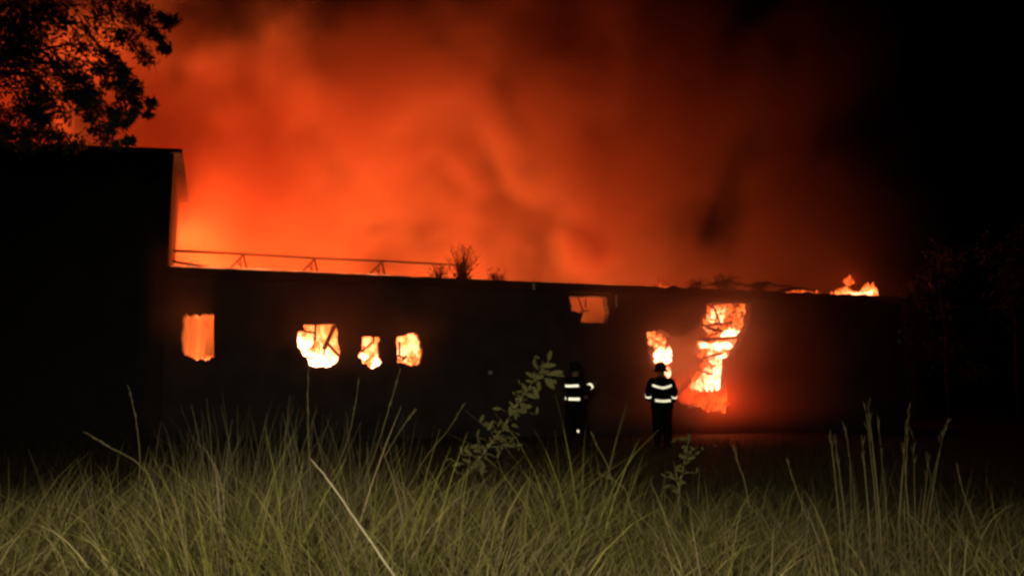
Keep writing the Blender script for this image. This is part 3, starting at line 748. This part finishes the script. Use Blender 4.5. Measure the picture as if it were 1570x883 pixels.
# ------------------------------------------------------------------ grass
def blades(name, roots, length, width, lean, az, tint, seg=5, droop=1.0, label=None):
    """curved tapering blades; every array has one entry per blade"""
    n = len(roots); t = np.linspace(0, 1, seg + 1)
    dirx, diry = np.cos(az), np.sin(az)
    v = np.zeros((n, seg + 1, 2, 3))
    ang = lean[:, None] + droop * (0.2 + 1.1 * RNG.random((n, 1))) * t[None, :] ** 1.5 * 1.1
    dl = length[:, None] / seg
    hs = np.concatenate([np.zeros((n, 1)), np.cumsum(np.sin(ang[:, :-1]) * dl, 1)], 1)
    zs = np.concatenate([np.zeros((n, 1)), np.cumsum(np.cos(ang[:, :-1]) * dl, 1)], 1)
    wd = width[:, None] * (1 - t[None, :] ** 2) * .5 + .0003
    ta = RNG.random(n) * math.pi; wx, wy = np.cos(ta), np.sin(ta)
    for s, sg in ((0, -1), (1, 1)):
        v[:, :, s, 0] = roots[:, 0:1] + dirx[:, None] * hs + sg * wd * wx[:, None]
        v[:, :, s, 1] = roots[:, 1:2] + diry[:, None] * hs + sg * wd * wy[:, None]
        v[:, :, s, 2] = roots[:, 2:3] + zs
    v = v.reshape(-1, 3)
    base = (np.arange(n) * (seg + 1) * 2)[:, None] + (np.arange(seg) * 2)[None, :]
    f = np.stack([base, base + 1, base + 3, base + 2], -1).reshape(-1, 4)
    me = bpy.data.meshes.new(name)
    me.vertices.add(len(v)); me.vertices.foreach_set('co', v.ravel())
    me.loops.add(f.size); me.loops.foreach_set('vertex_index', f.ravel())
    me.polygons.add(len(f)); me.polygons.foreach_set('loop_start', np.arange(0, f.size, 4)); me.polygons.foreach_set('loop_total', np.full(len(f), 4))
    me.update(calc_edges=True)
    ca = me.attributes.new('tint', 'FLOAT_COLOR', 'POINT')
    cc = np.ones((n, (seg + 1) * 2, 4)); cc[:, :, :3] = tint[:, None, :]
    ca.data.foreach_set('color', cc.ravel())
    me.materials.append(M_GRASS)
    o = bpy.data.objects.new(name, me); COL.objects.link(o)
    return o
# height of the canopy across the picture (photo column -> row of the grass top)
CX = np.array([-100, 0, 100, 220, 300, 380, 460, 520, 600, 680, 760, 850, 920, 1000, 1080, 1160, 1250, 1330, 1420, 1500, 1680])
CY = np.array([738, 738, 732, 715, 700, 690, 700, 705, 712, 725, 720, 695, 718, 780, 745, 775, 800, 795, 805, 800, 790])
def meadow():
    clumps = 1650
    y = 1.3 + 6.4 * RNG.random(clumps) ** 1.25; px = -120 + 1810 * RNG.random(clumps)
    x = (px - 785) / F_PX * y * 1.02
    keep = np.array([noise.noise(Vector((a * 1.9, b * 1.9, 7.7))) > -.2 for a, b in zip(x, y)]); x, y, px = x[keep], y[keep], px[keep]; clumps = len(x)
    per = 58
    pat = np.array([.95 + .55 * noise.noise(Vector((a * 1.1, b * 1.1, 4.2))) for a, b in zip(x, y)])
    pt = np.array([.5 + .9 * noise.noise(Vector((a * 1.6, b * 1.6, 9.2))) for a, b in zip(x, y)])
    Y = np.repeat(y, per) + RNG.normal(0, .055, clumps * per); X = np.repeat(x, per) + RNG.normal(0, .065, clumps * per)
    Y = np.maximum(Y, 1.0)
    Z = np.array([gz(a, b) for a, b in zip(x, y)]).repeat(per) - .02
    P = 785 + X / Y * F_PX
    top = np.interp(P, CX, CY) + 16
    # canopy height wanted at distance Y so that its top shows at row `top` for the clumps about 4 m off, lower nearer
    dz = CAM_Z - Y * (top - 590) / F_PX - Z
    near = np.clip((Y - 1.2) / 2.6, 0, 1)
    L = np.clip(dz, .3, .95) * (.45 + .55 * near) * (.55 + .6 * RNG.random(len(X))) * np.repeat((.55 + .7 * RNG.random(clumps)) * pat, per)
    wd = np.clip(.0026 + RNG.exponential(.003, len(X)), 0, .012)
    caz = np.repeat(RNG.random(clumps) * 6.28, per)
    az = np.arctan2(Y - np.repeat(y, per), X - np.repeat(x, per)) + RNG.normal(0, .6, len(X))
    lod = RNG.random(len(X)) < np.where(P < 420, .3, .2); az = np.where(lod, RNG.normal(.5, .9, len(X)) + 3.14 * (RNG.random(len(X)) < .5), az)
    lean = np.where(lod, np.abs(RNG.normal(.75, .25, len(X))), np.abs(RNG.normal(.24, .22, len(X)))); L = np.where(lod, L * .95, L)
    k = RNG.random((len(X), 1)); ck = np.repeat(RNG.random((clumps, 1)), per, 0)
    g = np.array([.08, .074, .016]); yl = np.array([.155, .138, .035]); br = np.array([.13, .095, .055])
    k = np.clip(k ** 1.6, 0, 1)
    tint = g * (1 - k) + yl * k
    dry = (RNG.random((len(X), 1)) < .1 + .5 * np.clip(np.repeat(pt[:, None], per, 0), 0, 1) ** 2); tint = np.where(dry, br * (.6 + .8 * k), tint) * (.45 + .95 * ck)
    tag(blades('tall_grass', np.stack([X, Y, Z], 1), L, wd, lean, az, tint, 6), kind='stuff')
meadow()
def thatch():
    # old blades lying bent and tangled in the standing grass
    n = 17000
    y = 1.25 + 5.2 * RNG.random(n) ** 1.2; px = RNG.uniform(-120, 1690, n); x = (px - 785) / F_PX * y
    g0 = np.array([gz(a, b) for a, b in zip(x, y)])
    dz = np.clip(CAM_Z - y * (np.interp(px, CX, CY) + 22 - 590) / F_PX - g0, .25, .9) * (.45 + .55 * np.clip((y - 1.2) / 2.6, 0, 1))
    m = np.array([noise.noise(Vector((a * 1.9, b * 1.9, 7.7))) for a, b in zip(x, y)])
    z = g0 + dz * RNG.uniform(.1, .72, n) * np.clip(.8 + m, .4, 1.15)
    k = RNG.random((n, 1)); tint = np.array([.085, .075, .02]) * (1 - k) + np.array([.2, .165, .07]) * k ** 2 + np.array([.02, .012, .006])
    az = np.array([5 * noise.noise(Vector((a * .8, b * .8, 2.2))) for a, b in zip(x, y)]) + RNG.normal(0, .9, n)
    tag(blades('matted_grass', np.stack([x, y, z], 1), RNG.uniform(.18, .5, n), np.clip(.0025 + RNG.exponential(.0025, n), 0, .01), np.clip(RNG.normal(.75, .35, n), 0, 1.5), az, tint, 5, 1.2), kind='stuff')
thatch()
def wisps():
    # thin dry seed stems standing above the leaves
    n = 620
    zone = RNG.random(n)
    px = np.where(zone < .62, RNG.normal(400, 130, n), np.where(zone < .8, RNG.uniform(0, 1570, n), RNG.normal(1320, 120, n)))
    Y = RNG.uniform(3.0, 6.5, n); X = (px - 785) / F_PX * Y
    Z = np.array([gz(a, b) for a, b in zip(X, Y)])
    top = np.interp(px, [0, 150, 220, 380, 500, 620, 700, 900, 1200, 1330, 1460, 1570], [730, 700, 640, 590, 620, 620, 680, 690, 740, 660, 690, 740])
    top = top + np.abs(RNG.normal(0, 75, n))
    L = np.clip(CAM_Z - Y * (top - 590) / F_PX - Z, .4, 1.6)
    k = RNG.random((n, 1)); tint = np.array([.07, .05, .036]) * (1 - k) + np.array([.12, .105, .05]) * k
    tag(blades('dry_grass_stems', np.stack([X, Y, Z], 1), L, RNG.uniform(.002, .0042, n), np.abs(RNG.normal(.1, .14, n)), RNG.random(n) * 6.28, tint, 6, .35), kind='stuff')
wisps()
def back_field():
    n = 26000
    Y = 6.5 + 11 * RNG.random(n); X = RNG.uniform(-1, 1, n) * (Y * .75)
    Z = np.array([gz(a, b) for a, b in zip(X, Y)])
    k = RNG.random((n, 1)); tint = np.array([.035, .031, .011]) * (1 - k) + np.array([.055, .045, .022]) * k
    tag(blades('field_grass', np.stack([X, Y, Z], 1), RNG.uniform(.15, .45, n), RNG.uniform(.004, .008, n), np.abs(RNG.normal(.25, .2, n)), RNG.random(n) * 6.28, tint, 3), kind='stuff')
back_field()

# ------------------------------------------------------------------ single plants one can pick out
def stalk_pts(pix, y): return [at(px, py, y + dy) for px, py, dy in pix]
def panicle(m, pts, n=9, l=.05):
    """a loose seed head along the tip of a stalk"""
    for k in range(n):
        t = random.uniform(.0, 1.0); i = min(int(t * (len(pts) - 1)), len(pts) - 2); p = pts[i].lerp(pts[i + 1], t * (len(pts) - 1) - i)
        d = (pts[-1] - pts[0]).normalized() + Vector((random.gauss(0, .2), random.gauss(0, .2), 0))
        e_ = p + d.normalized() * l * random.uniform(.4, 1.1); m.tube([p, p.lerp(e_, .6), e_], [.0006, .0012, .0003], 4)
def single(name, label, cat, pix, y, r, m, group=None, leaf=0):
    P = stalk_pts(pix, y); b = Vector((P[0].x, P[0].y, gz(P[0].x, P[0].y)))
    o = empty(name, b); tag(o, label, cat, group)
    # smooth the polyline
    pts = []
    for i in range(len(P) - 1):
        a_, b_, c_, d_ = P[max(i - 1, 0)], P[i], P[i + 1], P[min(i + 2, len(P) - 1)]
        for k in range(5):
            t = k / 5; q_ = .5 * (2 * b_ + (c_ - a_) * t + (2 * a_ - 5 * b_ + 4 * c_ - d_) * t * t + (3 * b_ - a_ - 3 * c_ + d_) * t ** 3)
            pts.append(q_ + Vector((random.gauss(0, .0008), 0, random.gauss(0, .0006))))
    pts.append(P[-1]); n = len(pts)
    st = MB().tube([p - b for p in pts], [r * (1 - .65 * i / (n - 1)) for i in range(n)], 6)
    if group: panicle(st, [p - b for p in pts[int(n * .6):]], 9, .035)
    st.build('stem', m, o, True)
    if leaf > 1:
        for k in range(1):
            p = pts[-3] - b; s = 1
            a = p; c = p + Vector((s * random.uniform(.05, .12), random.uniform(-.04, .04), random.uniform(.06, .16))); e_ = c + Vector((s * .06, 0, random.uniform(-.05, .03)))
            mb = MB(); w_ = .006
            mb.add([a, a + Vector((0, w_, w_)), c + Vector((0, w_, w_)), c - Vector((0, 0, w_)), e_], [(0, 1, 2, 3), (3, 2, 4)]); mb.build('blade', m, o, fix=False)
    return o
single('broken_stalk', 'long pale broken straw lying diagonally across the grass at lower centre', 'dry stalk',
       [(625,910,-.15),(605,883,-.1),(556,812,0),(510,745,.05),(476,703,.1)], 2.1, .0042, M_STRAW)
single('grass_stalk', 'upright thin stalk rising beneath the window with crossed timbers', 'grass stalk', [(476,745,0),(475,703,0),(472,640,.02),(473,560,.02)], 3.0, .0027, M_STEM, 'tall single grass stalks', 1)
for lb, pix, y, lf in (
    ('tall leaning stalk reaching up below the rounded broken window', [(560,735,0),(580,680,0),(598,620,0),(612,572,0)], 3.2, 0),
    ('shorter leaning stalk below the small square window', [(500,745,0),(528,690,0),(543,632,0),(549,585,0)], 3.4, 1),
    ('pale bent stalk leaning left at the left of the grass', [(230,730,0),(205,705,0),(165,683,0),(140,668,0)], 2.9, 0),
    ('thin upright stalk at left above the pale bent stalk', [(214,740,0),(214,690,0),(208,640,0),(198,595,0)], 3.3, 0),
    ('slanting stalk pointing right towards the leafy weed', [(590,700,0),(606,672,0),(622,648,0),(634,632,0)], 3.2, 0),
    ('slender stalk left of the leafy weed', [(620,760,0),(650,705,0),(690,655,0),(710,620,0)], 3.4, 1),
    ('curved straw arching right below the leafy weed', [(985,820,0),(968,780,0),(955,745,0),(926,730,0)], 2.7, 0),
    ('bent stalk left of the dark gap beneath the breach', [(940,745,0),(930,710,0),(916,685,0),(909,668,0)], 3.2, 0),
    ('leaning stalk at right, first left of the tall stalk clump', [(1240,800,0),(1228,770,0),(1216,735,0),(1208,708,0)], 2.9, 0),
    ('long leaning stalk under the dark right of the breach', [(1150,780,0),(1142,740,0),(1132,710,0),(1126,688,0)], 3.0, 0),
    ('slanted stalk near the right edge', [(1505,830,0),(1488,785,0),(1474,745,0),(1468,720,0)], 2.8, 1)):
    single('grass_stalk', lb, 'grass stalk', pix, y, .0027, M_STEM, 'tall single grass stalks', lf)
def clump():
    c = at(1345, 800, 3.0); b = Vector((c.x, c.y, gz(c.x, c.y))); o = empty('stalk_clump', b)
    tag(o, 'clump of tall slender stalks fanning upward at lower right', 'grass clump')
    for x0, x1, y1 in ((1290,1273,665),(1300,1280,672),(1318,1296,655),(1352,1330,615),(1348,1327,625),(1362,1347,650),(1385,1393,630),(1376,1390,650),(1404,1400,670),(1408,1452,648),(1418,1445,668),(1396,1385,690),(1335,1322,680),(1410,1425,700)):
        y = 3.0 + random.uniform(-.12, .12)
        P = [at(x0 + (x1 - x0) * t ** 1.3, 850 + (y1 - 850) * t, y) - b for t in (0, .25, .5, .75, 1)]
        P[0].z = min(P[0].z, 0.1); k_ = random.uniform(.5, 1.1)
        m = MB().tube(P, [q_ * k_ for q_ in (.0036, .0034, .0028, .002, .0004)], 6)
        panicle(m, [P[3], P[4]], 8, .045); m.build('stalk', M_STEM, o, True)
clump()
def weed(name, label, spine, y, leaves, size, m=M_WEED, r=.006):
    P = stalk_pts(spine, y); b = Vector((P[0].x, P[0].y, gz(P[0].x, P[0].y))); o = empty(name, b); tag(o, label, 'plant', 'leafy weeds in the grass')
    sm = MB().tube([p - b for p in P], [r * (1 - .6 * i / (len(P) - 1)) for i in range(len(P))], 6)
    spine_ = [(P[i].lerp(P[i + 1], k / 8) - b) for i in range(len(P) - 1) for k in range(8)]
    leaves = leaves + [(lx + random.gauss(0, 9), ly + random.gauss(0, 8), random.uniform(-90, 180), ln * random.uniform(.5, .85)) for lx, ly, _, ln in leaves for k in (0, 1)]
    for (lx, ly, ang, ln) in leaves:
        ln *= random.uniform(.75, 1.05)
        c = at(lx, ly, y + random.uniform(-.12, .12)) - b; a = R(ang)
        d = Vector((math.cos(a), random.uniform(-.35, .35), math.sin(a))).normalized(); s = Vector((-math.sin(a), random.uniform(-.5, .5), math.cos(a))).normalized(); u = d.cross(s)
        l = ln * y / F_PX; wd = l * random.uniform(.3, .44)
        nb = min(spine_, key=lambda p: (p - c).length + .6 * max(0, p.z - c.z + .02))
        if (c - nb).length > .16: continue
        if (c + d * l / 2 - nb).length < (c - d * l / 2 - nb).length: d = -d
        sm.tube([nb, nb.lerp(c - d * l * .5, .5) + Vector((0, 0, .006)), c - d * l * .48], [.0022, .0018, .0014], 4)
        mb = MB(); top = []
        prof = ((-.5, 0), (-.3, .75), (0, 1), (.3, .7), (.5, 0))
        mids = [c + d * l * t + u * (-.14 * l * t * t) for t, _ in prof]
        vs = [mids[0]]
        for (t, k), mm in list(zip(prof, mids))[1:4]:
            vs += [mm + s * wd / 2 * k + u * wd * .12, mm, mm - s * wd / 2 * k + u * wd * .12]
        vs.append(mids[4])
        fs = [(0,1,2),(0,2,3)]
        for i in (1, 4): fs += [(i, i+3, i+4, i+1), (i+1, i+4, i+5, i+2)]
        fs += [(7,10,8),(8,10,9)]
        mb.add(vs, fs); mb.build('leaf', m, o, True, fix=False)
    sm.build('stem', M_STEM, o, True)
    return o
weed('leafy_weed', 'tall leafy weed with rounded leaves leaning right beside the sideways firefighter',
     [(700,790,0),(712,730,0),(745,690,0),(775,650,0),(800,610,0),(822,580,0),(838,562,0)], 3.2,
     [(821,560,-58,20),(841,560,3,24),(813,575,-32,20),(852,572,12,24),(833,577,5,22),(843,588,-50,22),(826,590,-80,22),(805,595,-60,18),(796,600,10,14),(822,602,-70,20),(812,605,-30,18),
      (795,610,20,18),(806,624,5,22),(792,622,10,22),(783,632,-80,24),(798,630,-20,18),(775,655,-55,24),(788,652,-20,16),(752,652,60,18),(758,662,50,18),(768,672,-20,20),(778,682,-10,18),
      (733,664,75,14),(727,684,20,20),(718,693,-40,16),(730,700,10,18),(742,695,-75,26),(716,706,-15,20),(750,680,40,16),(796,682,0,12),(740,712,-60,20),(700,712,20,16),(764,690,-60,16)], .05)
weed('leafy_weed', 'small leafy weed standing in the dark gap under the breach',
     [(1040,780,0),(1042,740,0),(1050,705,0),(1055,675,0)], 3.3,
     [(1056,672,80,16),(1050,684,30,16),(1060,686,-40,16),(1046,700,150,16),(1060,702,20,16),(1040,716,40,14),(1050,720,-40,18),(1030,732,150,14),(1046,738,-30,16),(1022,745,20,16),(1036,752,10,16)], .05)
